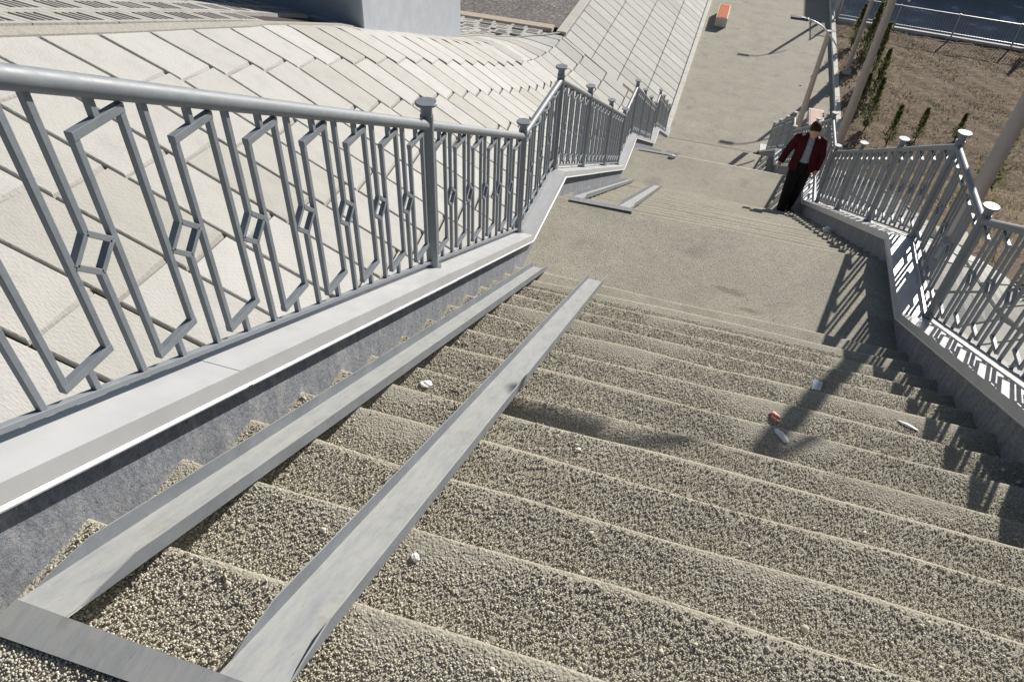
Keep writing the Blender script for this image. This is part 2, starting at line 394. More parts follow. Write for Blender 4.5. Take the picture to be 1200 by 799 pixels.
# concrete bands
mb=MB()
ys=list(np.arange(-7,24.1,.5))
for a,b in zip(ys[:-1],ys[1:]):
    q=[(B0(a)-.02,a),(B0(a)+.11,a),(B0(b)+.11,b),(B0(b)-.02,b)]
    top=[(x,y,SLf(x,y)+.02) for x,y in q]; mb.add(top+[(x,y,z-.1) for x,y,z in top],[(0,1,2,3),(0,1,5,4),(1,2,6,5),(2,3,7,6),(3,0,4,7)])
tag(mb.build('edge_kerb',M['band']),'narrow pale concrete band between the perforated pavers and the top row of slabs','kerb')
mb=MB(); mb.box(-40,-5.75,24.12,24.5,-8.9,-8.68); tag(mb.build('edge_kerb',M['tan'],bevel=.01),'tan concrete kerb between the perforated pavers and the dark asphalt','kerb')
mb=MB(); mb.box(-5.56,-5.23,24.0,80,-8.95,-8.69); tag(mb.build('edge_kerb',M['conc'],bevel=.01),'pale kerb along the top of the ribbed slab bank beside the asphalt','kerb')
# perforated pavers
mb=MB(); random.seed(3)
y=1.0; cell=.56
while y<23.4:
    x=B0(y)-.11-cell
    while x>-17 :
        if not (12.9<y<18.6):
            if x+cell<B0(y+.6)-.06:
                mb.cur=min(1,max(0,random.gauss(.5,.25)))
                def bx(x0,x1,y0,y1):
                    q=[(x0,y0),(x1,y0),(x1,y1),(x0,y1)]; t=[(a,b,SLf(a,b)+.012) for a,b in q]
                    mb.add(t+[(a,b,c-.06) for a,b,c in t],[(0,1,2,3),(0,1,5,4),(1,2,6,5),(2,3,7,6),(3,0,4,7)])
                if y>10 and x<-14: pass
                yo=y+(cell/2 if int(round(-x/cell))%2 else 0)
                bx(x,x+.09,yo,yo+cell-.012); bx(x+cell-.10,x+cell-.012,yo,yo+cell-.012); bx(x+.09,x+cell-.10,yo,yo+.085); bx(x+.09,x+cell-.10,yo+cell-.10,yo+cell-.012)
                for k in range(1,4): bx(x+.09,x+cell-.10,yo+.085+k*.0935-.014,yo+.085+k*.0935+.014)
        x-=cell
    y+=cell
struct(mb.build('perforated_paving',M['slab'],att='shade'))

# concrete pier on the terrace
A=Vector((-6.72,12.75,0)); B=Vector((-6.98,18.75,0)); nrm=Vector((B.y-A.y,-(B.x-A.x),0)).normalized()*-6.5
pt=thing('concrete_pier','large smooth grey concrete pier standing on the slab terrace, its near side in shade','pier',(-9,16,-7.0))
mb=MB(); q=[A,B,B+nrm,A+nrm]; zb=[-8.9]*4
mb.add([(v.x,v.y,-9.3) for v in q]+[(v.x,v.y,-.5) for v in q],[(0,1,2,3),(4,5,6,7),(0,1,5,4),(1,2,6,5),(2,3,7,6),(3,0,4,7)])
mb.build('shaft',M['pier'],pt,bevel=.03)

# ------------------------------------------------------------------ stairs
def noise1(n,amp,sm=5):
    a=rng.normal(size=n+2*sm); k=np.ones(sm)/sm; a=np.convolve(np.convolve(a,k,'same'),k,'same')[sm:-sm]; return a/a.std()*amp
def flight(name,ys,z0,ystart,yend,cols,amp):
    """ys: nosing positions; tread i at z0 - i*RISE; ends on the floor below reaching yend"""
    xs=np.linspace(XL-.1,XR+.1,cols); prof=[]
    y0=ystart
    for i,y in enumerate(ys):
        z=z0-i*RISE; r=.016; q0=0 if i==0 else 1
        fr=[0,.25,.5,.75] if i or (y-y0)<.6 else [0,.5,.8]
        for f in fr: prof.append((y0+.0+(y-.085-y0)*f,z-q0*(.004 if f>.2 else -.004),0.0,i))
        prof.append((y-.058,z-.003,.15,i)); prof.append((y-.028,z-.002,.75,i)); prof.append((y-r*.8,z-.002,1,i)); prof.append((y-r*.35,z-r*.28,1,i)); prof.append((y,z-r,.9,i)); prof.append((y+.004,z-.06,.3,i)); prof.append((y+.002,z-RISE+.004,.1,i))
        y0=y+.003
    zf=z0-len(ys)*RISE; i=len(ys)
    n=6
    for k in range(n+1):
        prof.append((y0+(yend-y0)*k/n,zf,0.0,i))
    wob=[(noise1(cols,amp,15),noise1(cols,amp*.5,11)) for _ in range(len(ys)+1)]
    mb=MB()
    for (y,z,d,i) in prof:
        wy,wz=wob[i]
        for k,x in enumerate(xs):
            e=1 if d>0 else .25
            if i==len(ys) or (i==0 and y<ys[0]-.09): e=0
            mb.v.append((x,y+wy[k]*e,z+wz[k]*e)); mb.c.append(d)
    nx=cols
    for j in range(len(prof)-1):
        for k in range(nx-1):
            a=j*nx+k; mb.f.append((a,a+1,a+nx+1,a+nx))
    o=mb.build(name,M['gravel'],smooth=True,att='dust'); return struct(o)
n0=[.377]+[.677+.3*i+D[i] for i in range(14)]
flight('stairs',n0,NZ0+RISE,-8,5.7,110,.0045)
flight('stairs',[6.0+.3*i for i in range(17)],L1,5.7,12.0,70,.003)
flight('stairs',[12.3+.3*i for i in range(16)],L2,12.0,17.6,40,.003)
flight('stairs',[17.9+.3*i for i in range(16)],L3,17.6,23.0,40,.003)
# lower path
mb=MB(); n=40; ysp=np.linspace(22.98,110,60)
for y in ysp:
    for x in (XL-.14,4.3): mb.v.append((x,y,PATH+.0)); mb.c.append(0)
for j in range(len(ysp)-1): a=2*j; mb.f.append((a,a+1,a+3,a+2))
struct(mb.build('path',M['gravel'],att='dust'))
mb=MB(); 
for k in range(60): mb.box(XL-.165,XL-.005,23.25+k*1.0,24.24+k*1.0,PATH-.2,PATH+.15)
tag(mb.build('path_kerb',M['kerb'],bevel=.01),'pale kerb along the left edge of the lower path below the slab bank','kerb')
mb=MB()
for k in range(60): mb.box(4.2,4.38,23.25+k*1.0,24.24+k*1.0,PATH-.2,PATH+.17)
tag(mb.build('path_kerb',M['kerb'],bevel=.01),'pale kerb along the right edge of the lower path beside the planted soil','kerb')
mb=MB(); mb.box(2.12,4.2,23.18,23.3,PATH-.2,-11.06); tag(mb.build('path_kerb',M['kerb'],bevel=.01),'short pale kerb crossing at the foot of the planted slope beside the last steps','kerb')

# loose pebbles over the nearest steps: real stones
def tread_z(y):
    z=NZ0+RISE
    for i,yy in enumerate(n0):
        if y<yy: return z-i*RISE
    return L1
def pebbles(name,N,x0,x1,y0,y1,dens_far):
    ico=bmesh.new(); bmesh.ops.create_icosphere(ico,subdivisions=1,radius=1); iv=np.array([v.co[:] for v in ico.verts]); iff=np.array([[v.index for v in f.verts] for f in ico.faces]); ico.free()
    t=rng.random(N)
    y=y0+(y1-y0)*t**dens_far; x=x0+(x1-x0)*rng.random(N)
    ns=np.array(n0); idx=np.searchsorted(ns,y); z=(NZ0+RISE)-idx*RISE-.001+np.where((idx==0)|(idx>=len(ns)),.003,0)
    nz=ns[np.minimum(idx,len(ns)-1)]; dn=nz-y; ok=(dn>.012)|(idx>=len(ns))
    ok&=~((x<-.48)&(x>-1.13)&(y<.40)&(y>.36))
    near=(idx<len(ns)); ok&=~(near&(rng.random(N)<.75*np.exp(-(dn/.030)**2)*(.55+.45*np.sin(x*9+idx*2.1))))
    x,y,z=x[ok],y[ok],z[ok]; n=len(x)
    s=rng.gamma(6,.0015/6,n)+.0010; s=np.where(rng.random(n)<.0022,s*rng.uniform(2.2,3.6,n),s)
    sc=np.stack([s*rng.uniform(.8,1.4,n),s*rng.uniform(.8,1.4,n),s*rng.uniform(.55,.9,n)],1)
    # random rotations
    q=rng.normal(size=(n,4)); q/=np.linalg.norm(q,axis=1)[:,None]; w,a,b,c=q.T
    Rm=np.empty((n,3,3)); Rm[:,0,0]=1-2*(b*b+c*c);Rm[:,0,1]=2*(a*b-c*w);Rm[:,0,2]=2*(a*c+b*w);Rm[:,1,0]=2*(a*b+c*w);Rm[:,1,1]=1-2*(a*a+c*c);Rm[:,1,2]=2*(b*c-a*w);Rm[:,2,0]=2*(a*c-b*w);Rm[:,2,1]=2*(b*c+a*w);Rm[:,2,2]=1-2*(a*a+b*b)
    V=np.einsum('nij,nkj->nki',Rm,iv[None]*sc[:,None,:]*(1+.12*rng.normal(size=(n,len(iv),1))))
    V+=np.stack([x,y,z+s*.02],1)[:,None,:]
    F=(iff[None]+(np.arange(n)*len(iv))[:,None,None]).reshape(-1,3); V=V.reshape(-1,3)+np.array([0,0,H])
    me=bpy.data.meshes.new(name); me.vertices.add(len(V)); me.vertices.foreach_set('co',V.ravel())
    me.loops.add(F.size); me.loops.foreach_set('vertex_index',F.ravel()); me.polygons.add(len(F)); me.polygons.foreach_set('loop_start',np.arange(0,F.size,3)); me.polygons.foreach_set('loop_total',np.full(len(F),3))
    me.update(calc_edges=True); me.polygons.foreach_set('use_smooth',[True]*len(F))
    at=me.attributes.new('shade','FLOAT','POINT'); at.data.foreach_set('value',np.repeat(rng.random(n),len(iv)))
    me.materials.append(M['pebble']); o=bpy.data.objects.new(name,me); COL.objects.link(o); o['kind']='stuff'; return o
pebbles('loose_gravel',300000,-1.22,1.78,-.05,4.2,1.45)

# ------------------------------------------------------------------ parapet walls
def sweep(mb,sec,nodes,flip=1):
    """sec: closed list of (x, dz); nodes: (y,z)"""
    rings=[[(x,y,z+dz) for x,dz in sec] for y,z in nodes]; mb.loft(rings)
def seg_nodes(y0,y1,off=0):
    ys=[y0]+[y for y,z in COP if y0<y<y1]+[y1]; return [(y,cop(y)+off) for y in ys]
def parapet(side,label):
    if side<0: xi,xo,lip,out=XL,-1.375,-1.212,-1.392; s=1
    else: xi,xo,lip,out=XR,1.975,1.742,1.992; s=-1
    t=thing('parapet_wall',label,'wall',(-1.35 if side<0 else 1.95,.2,-2.2))
    mb=MB(); ys=[y for y,z in COP]; ys=[-8]+list(np.arange(.2,23.3,.3))+[23.3]
    ys=sorted(set([round(y,3) for y in ys]+[y for y,_ in COP]))
    rings=[]
    for y in ys:
        c=cop(y)-.028; lo=c-(3.4 if side<0 else 1.3)
        rings.append([(xi,y,lo),(xo,y,lo),(xo,y,c),(xi,y,c)])
    mb.loft(rings); mb.build('wall',M['wall'],t)
    # sheet metal coping in lengths with small laps
    cuts=[-8,-6,-4,-2,-.4,1.28,3.15,5.0,6.14,8.0,9.7,11.22,12.43,14.4,16.2,17.23,18.03,20,22,23.3]
    for k,(a,b) in enumerate(zip(cuts[:-1],cuts[1:])):
        mb=MB(); e=.0016 if k%2 else 0; j=random.uniform(-.002,.002)
        d=s*1.0
        sec=[(out,-.055),(out,e),(lip-s*.003,e),(lip+s*.002,-.056+j),(lip+s*.009,-.062+j),(lip+s*.009,-.068+j),(lip+s*.001,-.068+j),(lip-s*.004,-.058+j),(lip-s*.02,-.010),(out-s*-.006,-.012),(out-s*-.006,-.055)]
        if s<0: sec=sec
        sweep(mb,sec,seg_nodes(a,b+.02)); mb.build('coping',M['coping'],t)
    return t
parapet(-1,'grey rendered parapet wall with metal coping on the left of the stairs')
parapet(1,'grey rendered parapet wall with metal coping on the right of the stairs, its face in shade')

# ------------------------------------------------------------------ railings
RH=.884
def railing(x,posts,label,c=cop,RHh=RH):
    t=thing('stair_railing',label,'railing',(x,posts[0],c(posts[0])))
    for y in posts:
        z=c(y); mb=MB(); mb.tube([(x,y,z-.02),(x,y,z+RHh+.055)],.034,16); mb.lathe((x,y,z+.0),[(.034,0),(.05,0),(.05,.008),(.034,.009)])
        po=mb.build('post',M['rail'],t,smooth=False); shade_auto(po)
        mb=MB(); mb.lathe((x,y,z+RHh+.055),[(.030,0),(.030,.042),(.040,.050),(.054,.056),(.056,.060),(.056,.066),(.052,.070),(.0,.071)][:-1],24)
        cp=mb.build('cap',M['rail'],po); shade_auto(cp)
    for ya,yb in zip(posts[:-1],posts[1:]):
        za,zb=c(ya),c(yb); f=lambda y:za+(zb-za)*(y-ya)/(yb-ya)
        mb=MB(); mb.tube([(x,ya,za+RHh),(x,yb,zb+RHh)],.0265,16); shade_auto(mb.build('handrail',M['rail'],t))
        mb=MB(); mb.bar((x,ya+.03,f(ya+.03)+.040),(x,yb-.03,f(yb-.03)+.040),.022,.018)
        mb.build('bottom_rail',M['rail'],t,bevel=.002)
        n=max(2,round((yb-ya)/.298)); per=(yb-ya)/n; pad=0
        mb=MB(); bw=.0182
        for k in range(n+1):
            y=ya+k*per
            if y>yb-.06: break
            top=f(y)+RHh-.02; bot=f(y)+.045; m=(top+bot)/2
            if y>ya+.06:
                if n-k>=0 and y-ya>.1 and yb-y>.1:
                    dd=.058
                    mb.bar((x,y,bot),(x,y,m-dd),bw); mb.bar((x,y,m+dd),(x,y,top),bw)
                    P=[(x,y,m+dd),(x,y+dd*1.05,m),(x,y,m-dd),(x,y-dd*1.05,m)]
                    for i in range(4): mb.bar(P[i],P[(i+1)%4],bw*1.15,bw*.9)
                else: mb.bar((x,y,bot),(x,y,top),bw)
            if k<n:
                yc=y+per/2; hw=.075; zt=f(yc)+RHh-.083; zb2=f(yc)+.042+.085
                Q=[(x,yc-hw,zb2),(x,yc-hw,zt),(x,yc+hw,zt),(x,yc+hw,zb2)]
                for i in range(4):
                    a=Vector(Q[i]);b=Vector(Q[(i+1)%4]);d=(b-a).normalized()*bw*.5
                    if i in(1,3): a=a-d;b=b+d
                    else: a=a+d; b=b-d
                    mb.bar(a,b,bw*(1.0 if i in(0,2) else 1.25))
                mb.bar((x,yc,zt),(x,yc,f(yc)+RHh-.02),bw); mb.bar((x,yc,f(yc)+.045),(x,yc,zb2),bw)
        mb.build('infill_panel',M['rail'],t,bevel=.0015)
    return t
def shade_auto(o):
    me=o.data; me.polygons.foreach_set('use_smooth',[len(p.vertices)==4 for p in me.polygons])
    bm=bmesh.new(); bm.from_mesh(me)
    for e in bm.edges:
        if len(e.link_faces)==2 and e.calc_face_angle(0)>math.radians(35): e.smooth=False
    bm.to_mesh(me); bm.free()
LP=[-4.0,-2.2,.48,3.13,4.98,6.16,7.75,9.55,11.2,12.46,14.05,15.65,17.24,18.02,19.6,21.2,22.85]
RP=[-4.0,-2.3,-.5,1.35,3.18,5.0,6.17,7.78,9.5,11.16,12.46,14.05,15.65,17.24,18.02,19.6,21.2,22.85]
railing(-1.35,LP,'grey metal stair railing on the left parapet, sunlit against the pale slabs')
railing(1.95,RP,'grey metal stair railing on the right parapet, seen against the brown soil')

# ------------------------------------------------------------------ wheel ramps (channels)
def ramp_set(label,ya,yb,za,grp,xs=((-1.113,-.992),(-.648,-.515))):
    """nosing plane passes through (ya, za)"""
    t=thing('wheel_ramp',label,'wheel ramp',(-.8,ya,za),grp)
    zn=lambda y:za-SL*(y-ya)+.006
    for (x0,x1) in xs:
        mb=MB(); th=.0035; hh=.050; fl=.001
        stations=[(ya+.010,.0005),(ya+.05,.0008),(ya+.10,.022),(ya+.20,hh),(yb,hh)]
        rings=[]
        for y,h in stations:
            z=zn(y); rings.append([(x0,y,z),(x1,y,z),(x1+fl*h/hh,y,z+h),(x1+fl*h/hh-th,y,z+h+.0006),(x1-th,y,z+th),(x0+th,y,z+th),(x0-fl*h/hh+th,y,z+h+.0006),(x0-fl*h/hh,y,z+h)])
        mb.loft(rings); mb.build('channel',M['steel'],t)
    mb=MB(); y0,y1=ya-.046,ya+.014; zt=za+.0095
    mb.add([(xs[0][0]-.004,y0-.012,zt),(xs[1][1]+.02,y0,zt),(xs[1][1]+.012,y1,zt),(xs[0][0]+.004,y1,zt),
            (xs[0][0]-.004,y0-.012,zt-.003),(xs[1][1]+.02,y0,zt-.003),(xs[1][1]+.012,y1,zt-.003),(xs[0][0]+.004,y1,zt-.003)],[(0,1,2,3),(4,5,6,7),(0,1,5,4),(1,2,6,5),(2,3,7,6),(3,0,4,7)])
    mb.build('crossbar',M['steel'],t)
    return t
ramp_set('pair of long steel wheel channels on the nearest flight of steps',.385,4.64,NZ0+RISE,'steel wheel channels')
ramp_set('short-looking pair of steel wheel channels on the second flight below the first landing',6.0,11.05,L1,'steel wheel channels')
ramp_set('far pair of steel wheel channels, only its top edge showing at the second landing',12.3,17.1,L2,'steel wheel channels')

# ------------------------------------------------------------------ lamp posts
def lamp(x,y,zg,zt,label,r=.085):
    t=thing('lamp_post',label,'lamp post',(x,y,zg),'beige lamp posts along the stairs and path')
    mb=MB(); mb.tube([(x,y,zg-.1),(x,y,zg+1.0),(x,y,zt)],[r,r*.96,r*.72],16); shade_auto(mb.build('pole',M['pole'],t))
    mb=MB(); mb.box(x-.16,x+.16,y-.16,y+.16,zg-.3,zg+.10); mb.build('footing',M['conc'],t,bevel=.01)
    mb=MB(); pts=[]
    for k in range(13):
        u=k/12; px=x+.34-.98*u; pz=zt-.40+.62*math.sin(u*PI*.5)**.9
        pts.append((px,y-.075,pz))
    mb.tube(pts,.022,10); shade_auto(mb.build('arm',M['arm'],t))
    mb=MB(); p=Vector(pts[-1]); mb.box(p.x-.42,p.x+.04,p.y-.075,p.y+.075,p.z-.03,p.z+.03)
    h=mb.build('lamp_head',M['lamp'],t,bevel=.012)
    mb=MB(); mb.box(p.x-.16,p.x-.06,p.y-.05,p.y+.05,p.z+.03,p.z+.042); mb.build('sensor_plate',M['lens'],h,bevel=.003)
    return t
lamp(2.65,7.25,-4.15,.0,'thick beige lamp post just outside the right railing at the right picture edge',.075)
lamp(3.3,19.0,-9.2,-4.65,'beige lamp post rising behind the far end of the second flight railing',.115)
lamp(2.46,21.2,-10.15,-6.6,'beige lamp post behind the person with curved arm and black lamp head')
lamp(4.70,31.0,-11.1,-7.7,'slim beige lamp post with square concrete footing beside the right kerb of the path')
lamp(4.70,39.1,-11.1,-7.7,'distant beige lamp post near the corner of the far fence, only its lower part showing')
lamp(4.70,47.2,-11.1,-7.7,'farthest beige lamp post, known by its shadow at the top of the path')

# ------------------------------------------------------------------ benches
def bench(x,y,lx,ly,label,slat,gap_mat):
    z=PATH; t=thing('bench',label,'bench',(x,y,z))
    for yy in (y-ly/2,y+ly/2-.32):
        mb=MB(); mb.box(x-lx/2,x+lx/2,yy,yy+.32,z,z+.37); mb.build('concrete_block',M['bconc'],t,bevel=.025)
    mb=MB(); mb.box(x-lx/2,x+lx/2,y-ly/2+.32,y+ly/2-.32,z+.29,z+.35); mb.build('seat_beam',M['bconc'],t)
    mb=MB(); n=7; w=lx/n
    mb.box(x-lx/2,x+lx/2,y-ly/2,y+ly/2,z+.374,z+.388)
    mb.build('seat_frame',gap_mat,t)
    m=int(ly/.085)
    mb=MB()
    for k in range(m):
        yy=y-ly/2+.05+k*(ly-.1)/m; mb.box(x-lx/2+.035,x+lx/2-.035,yy,yy+(ly-.1)/m*.62,z+.389,z+.405)
    mb.build('seat_slats',slat,t,bevel=.004)
    return t
bench(-.545,35.3,.50,1.95,'bench with orange slats on concrete blocks at the left kerb of the lower path',M['orange'],M['peach'])
b2=bench(3.47,25.35,.50,1.9,'bench with pale faded slats on the path behind the person, beside the lamp post',M['peach'],M['bconc'])

# ------------------------------------------------------------------ fences beyond
def fence(label,pts,zb,step=2.0,h=.95,sp=.11,mat=None):
    a=Vector((*pts[0],0));b=Vector((*pts[1],0));L=(b-a).length;d=(b-a)/L
    t=thing('metal_fence',label,'fence',(a.x,a.y,zb))
    P=lambda s,z:(a.x+d.x*s,a.y+d.y*s,z)
    up=(-d.y,d.x,0)
    mb=MB(); mb.bar(P(0,zb-.2),P(L,zb-.2),.16,.5,up=up); mb.build('base_kerb',M['kerb'],t)
    n=max(1,int(L/step)); st=L/n
    for k in range(n+1):
        mb=MB(); mb.bar(P(k*st,zb),P(k*st,zb+h+.04),.06,.06,up=up); mb.build('post',M['fence'],t)
    for k in range(n):
        mb=MB(); s0,s1=k*st+.04,(k+1)*st-.04
        for z in (h,.16): mb.bar(P(s0,zb+z),P(s1,zb+z),.035,.03,up=up)
        m=int((s1-s0)/sp)
        for j in range(1,m): mb.bar(P(s0+(s1-s0)*j/m,zb+.16),P(s0+(s1-s0)*j/m,zb+h),.014,.014,up=up)
        mb.build('bar_panel',M['fence'],t)
    return t
fence('grey metal bar fence crossing behind the planted soil at the top right',((4.5,37.35),(16.5,36.3)),-11.05,2.4)
fence('grey metal bar fence on the right kerb of the far end of the path',((4.29,36.7),(4.29,50)),PATH+.17,2.0,.95,.17)

# unseen two storey block, added to cast shade on the road beyond the fence
bt=thing('shade_building','added plain pale two storey block out of view, there to shade the road','shade_building',(18,50,-11.6))
mb=MB(); mb.box(7.4,34,47.0,60,-11.7,-6.6); mb.build('wall',M['facade'],bt)
mb=MB(); mb.box(7.2,34.2,46.8,60.2,-6.6,-6.35); mb.build('roof',M['conc'],bt)
for k in range(6):
    for zz in (-10.6,-8.4):
        mb=MB(); x=9+k*4; mb.box(x,x+1.6,46.95,47.02,zz,zz+1.3); w=mb.build('window',M['glass'],bt)

# ------------------------------------------------------------------ vegetation
def conifer_mesh(seed,h,r,n):
    rr=np.random.default_rng(seed); mb=MB()
    for k in range(n):
        u=rr.random()**.85; z=h*(.04+.96*u); lump=.7+.3*math.sin(9*u+seed)+.3*rr.normal()
        R0=r*min(1,(1-u)*1.5+.05)*max(.25,lump)*(.7+.3*min(1,u*8)); a=rr.random()*2*PI
        rad=R0*math.sqrt(rr.random())**.6 if rr.random()<.85 else R0*1.25
        x,y=rad*math.cos(a),rad*math.sin(a)
        L=rr.uniform(.07,.17)*(.7+.3*h/2.4); w=L*.24
        d=Vector((math.cos(a)*.55+rr.normal()*.25,math.sin(a)*.55+rr.normal()*.25,1.0)).normalized()
        s=d.cross(Vector((rr.normal(),rr.normal(),rr.normal()))).normalized()*w
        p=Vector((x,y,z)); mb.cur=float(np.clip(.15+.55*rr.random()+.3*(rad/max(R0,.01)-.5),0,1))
        mb.add([p-s*.5,p+s*.5,p+d*L*.6+s*.8,p+d*L,p+d*L*.6-s*.8],[(0,1,2,3,4)])
    return mb
protos=[]
def shrub(x,y,h,label,kind,rz):
    z=SR(x,y) if y<23.3 else -11.1
    t=thing('conifer',label,'conifer',(x,y,z),'young conifers planted in the soil bed',rz)
    t.scale=(h/2.4*(.6+.4*2.4/h),)*2+(h/2.4,)
    if kind not in dict(protos):
        mb=conifer_mesh(kind+5,2.4,.24,900); cr=bpy.data.meshes.new('crown')
        cr.from_pydata([tuple(v) for v in mb.v],[],mb.f); a=cr.attributes.new('shade','FLOAT','POINT'); a.data.foreach_set('value',mb.c); cr.materials.append(M['leaf'])
        mt=MB(); mt.tube([(0,0,-.1),(.01,0,1.0),(0,.01,2.0)],[.03,.02,.006],8); tr=bpy.data.meshes.new('trunk'); tr.from_pydata([tuple(v) for v in mt.v],[],mt.f); tr.materials.append(M['bark'])
        protos.append((kind,(cr,tr)))
    cr,tr=dict(protos)[kind]
    for nm,me in (('crown',cr),('trunk',tr)):
        o=bpy.data.objects.new(nm,me); COL.objects.link(o); o.parent=t
for i,(x,y,h,l) in enumerate([
 (5.25,31.9,2.4,'tall dark conifer right behind the slim lamp post with the square footing'),
 (5.45,30.0,2.3,'tall dark conifer between the slim lamp post and the next thicker post'),
 (5.5,28.5,1.9,'dark conifer seen just right of the thick lamp post, below the tall pair'),
 (5.16,25.96,1.8,'narrow conifer with a long leaning outline beside the thick lamp post, lowest of that row'),
 (5.80,25.0,1.4,'small conifer second from the left above the slope railing caps'),
 (6.78,25.75,1.15,'small conifer directly above the second railing cap'),
 (8.10,26.3,.95,'low bushy conifer just left of the tall railing cap'),
 (6.60,17.9,2.2,'large dark conifer right of the thick lamp post at the right picture edge'),
 (2.98,6.0,.7,'small dark conifer behind the bars of the nearest right railing section'),
 (5.0,34.0,1.7,'distant conifer near the corner where kerb and far fence meet'),
 (5.6,33.2,2.1,'distant dark conifer in front of the left end of the crossing fence'),
 (5.0,27.6,1.3,'short conifer casting its shade on the right kerb of the path'),
 (12.1,35.9,1.2,'small conifer at the right end of the crossing fence by the picture edge'),
 ]): shrub(x,y,h,l,i%3,i*1.3)

# dry grass and weeds on the soil
N=26000
xs=rng.uniform(2.75,14,N); ysg=rng.uniform(5,37,N); 
cl=np.sin(xs*1.9+ysg*.7)+np.sin(ysg*1.3-xs*.6)+rng.normal(size=N)*.8; keep=(cl>-.4)&~((ysg>=23.2)&(xs<4.45)); xs,ysg=xs[keep],ysg[keep]
mb=MB()
for x,y in zip(xs,ysg):
    z=(soilh(x,y) if y<23.35 else -11.10)-.02
    mb.cur=float(np.clip(rng.normal(.5,.3),0,1))
    for k in range(2):
        a=rng.random()*2*PI; L=rng.uniform(.05,.16); tilt=rng.uniform(.5,1.6); w=.006+.003*rng.random()+y*.0002
        d=Vector((math.cos(a)*math.sin(tilt),math.sin(a)*math.sin(tilt),math.cos(tilt)+.15)); s=Vector((-math.sin(a),math.cos(a),0))*w
        p=Vector((x+rng.normal()*.02,y+rng.normal()*.02,z)); mb.add([p-s,p+s,p+d*L],[(0,1,2)])
struct(mb.build('dry_grass',M['grass'],att='shade'),'stuff')

# ------------------------------------------------------------------ litter
def crumple(name,label,cat,x,y,z,sx,sy,sz,mat,seed,rz=0):
    r=np.random.default_rng(seed); bm=bmesh.new(); bmesh.ops.create_icosphere(bm,subdivisions=3,radius=1)
    ph=r.random((6,3))*6; fr=r.uniform(2,6,(6,3))
    for v in bm.verts:
        n=sum(math.sin(v.co.dot(Vector(fr[k]))+ph[k][0]) for k in range(6))*.07
        v.co*=1+n+r.normal()*.03
        v.co=Vector((v.co.x*sx,v.co.y*sy,max(v.co.z,-.5)*sz))
    me=bpy.data.meshes.new(name); bm.to_mesh(me); bm.free(); me.materials.append(mat)
    o=bpy.data.objects.new(name,me); COL.objects.link(o); o.location=(x,y,z+H+sz*.5); o.rotation_euler=(0,0,rz); return tag(o,label,cat)
crumple('crumpled_paper','crumpled white paper lying between the two channels of the nearest flight','litter',-.931,2.03,-2.332,.027,.022,.008,M['paper'],1,.3)
crumple('dark_scrap','thin dark scrap right of the crumpled white paper between the channels','litter',-.80,2.03,-2.332,.028,.005,.004,M['twig'],2,-.1)
crumple('plastic_lid','white oval plastic scoop in the lamp shadow on the steps','litter',.638,2.40,-2.485,.045,.017,.009,M['paper'],3,-.85)
crumple('candy_wrapper','pinkish crumpled wrapper on the lamp shadow above the white oval scoop','litter',.643,2.66,-2.637,.022,.034,.014,M['pink'],4,.5)
crumple('paper_strip','thin white strip lying near the railing shadow on the right side of the steps','litter',1.347,2.99,-2.79,.050,.010,.005,M['paper'],5,-.35)
crumple('paper_scrap','tiny white scrap against the right side of the longer near channel','litter',-.475,.905,-1.722,.012,.012,.008,M['paper'],6)
crumple('paper_scrap','tiny white scrap on the open steps below the arc shaped shadow','litter',-.191,1.77,-2.177,.011,.008,.006,M['paper'],7,.6)
crumple('white_stone','small white lump by the foot of the right parapet on the second flight','stone',1.70,8.36,-4.92,.06,.05,.035,M['paper'],8)
crumple('white_lump','white lump at the channel end on the far edge of the second landing','stone',-.50,12.2,L2,.06,.035,.03,M['paper'],9,.3)
crumple('paper_scrap','small white scrap on the lower path left of the slim lamp post','litter',3.0,29.2,PATH,.05,.04,.02,M['paper'],10)
mb=MB(); c=Vector((.936,3.29,-2.935))
mb.add([c+Vector(v) for v in [(-.028,-.035,0),(.02,-.035,.004),(.03,.03,.012),(-.02,.035,.014),(-.028,-.035,.004),(.02,-.035,.008),(.03,.03,.016),(-.02,.035,.018)]],[(0,1,2,3),(4,5,6,7),(0,1,5,4),(1,2,6,5),(2,3,7,6),(3,0,4,7)])
tag(mb.build('foil_packet',M['foil'],origin=c),'flat silvery packet on the thick lamp shadow near the landing edge','litter')

# ------------------------------------------------------------------ person
px0,py0,pz0=1.535,11.12,L2
pr=thing('person','person in an open dark red jacket, pale shirt and black trousers, head bowed','person',(px0,py0,pz0))
def ell(c,rx,ry,n=16,tilt=(0,0),p=2.0):
    out=[]
    for k in range(n):
        a=2*PI*k/n; ca,sa=math.cos(a),math.sin(a)
        x=rx*math.copysign(abs(ca)**(2/p),ca); y=ry*math.copysign(abs(sa)**(2/p),sa)
        out.append((c[0]+x,c[1]+y,c[2]+tilt[0]*x+tilt[1]*y))
    return out
def P(x,y,z): return (px0+x,py0+y,pz0+z)
def limb(mb,pts,rad,n=12): mb.tube([P(*q) for q in pts],rad,n)
def person_obj(name,mb,mat,parent,vox=.012,smoothit=6):
    o=mb.build(name,mat,parent,smooth=True)
    m=o.modifiers.new('fuse','REMESH'); m.mode='VOXEL'; m.voxel_size=vox; m.use_smooth_shade=True
    s=o.modifiers.new('soft','SMOOTH'); s.factor=.6; s.iterations=smoothit
    return o
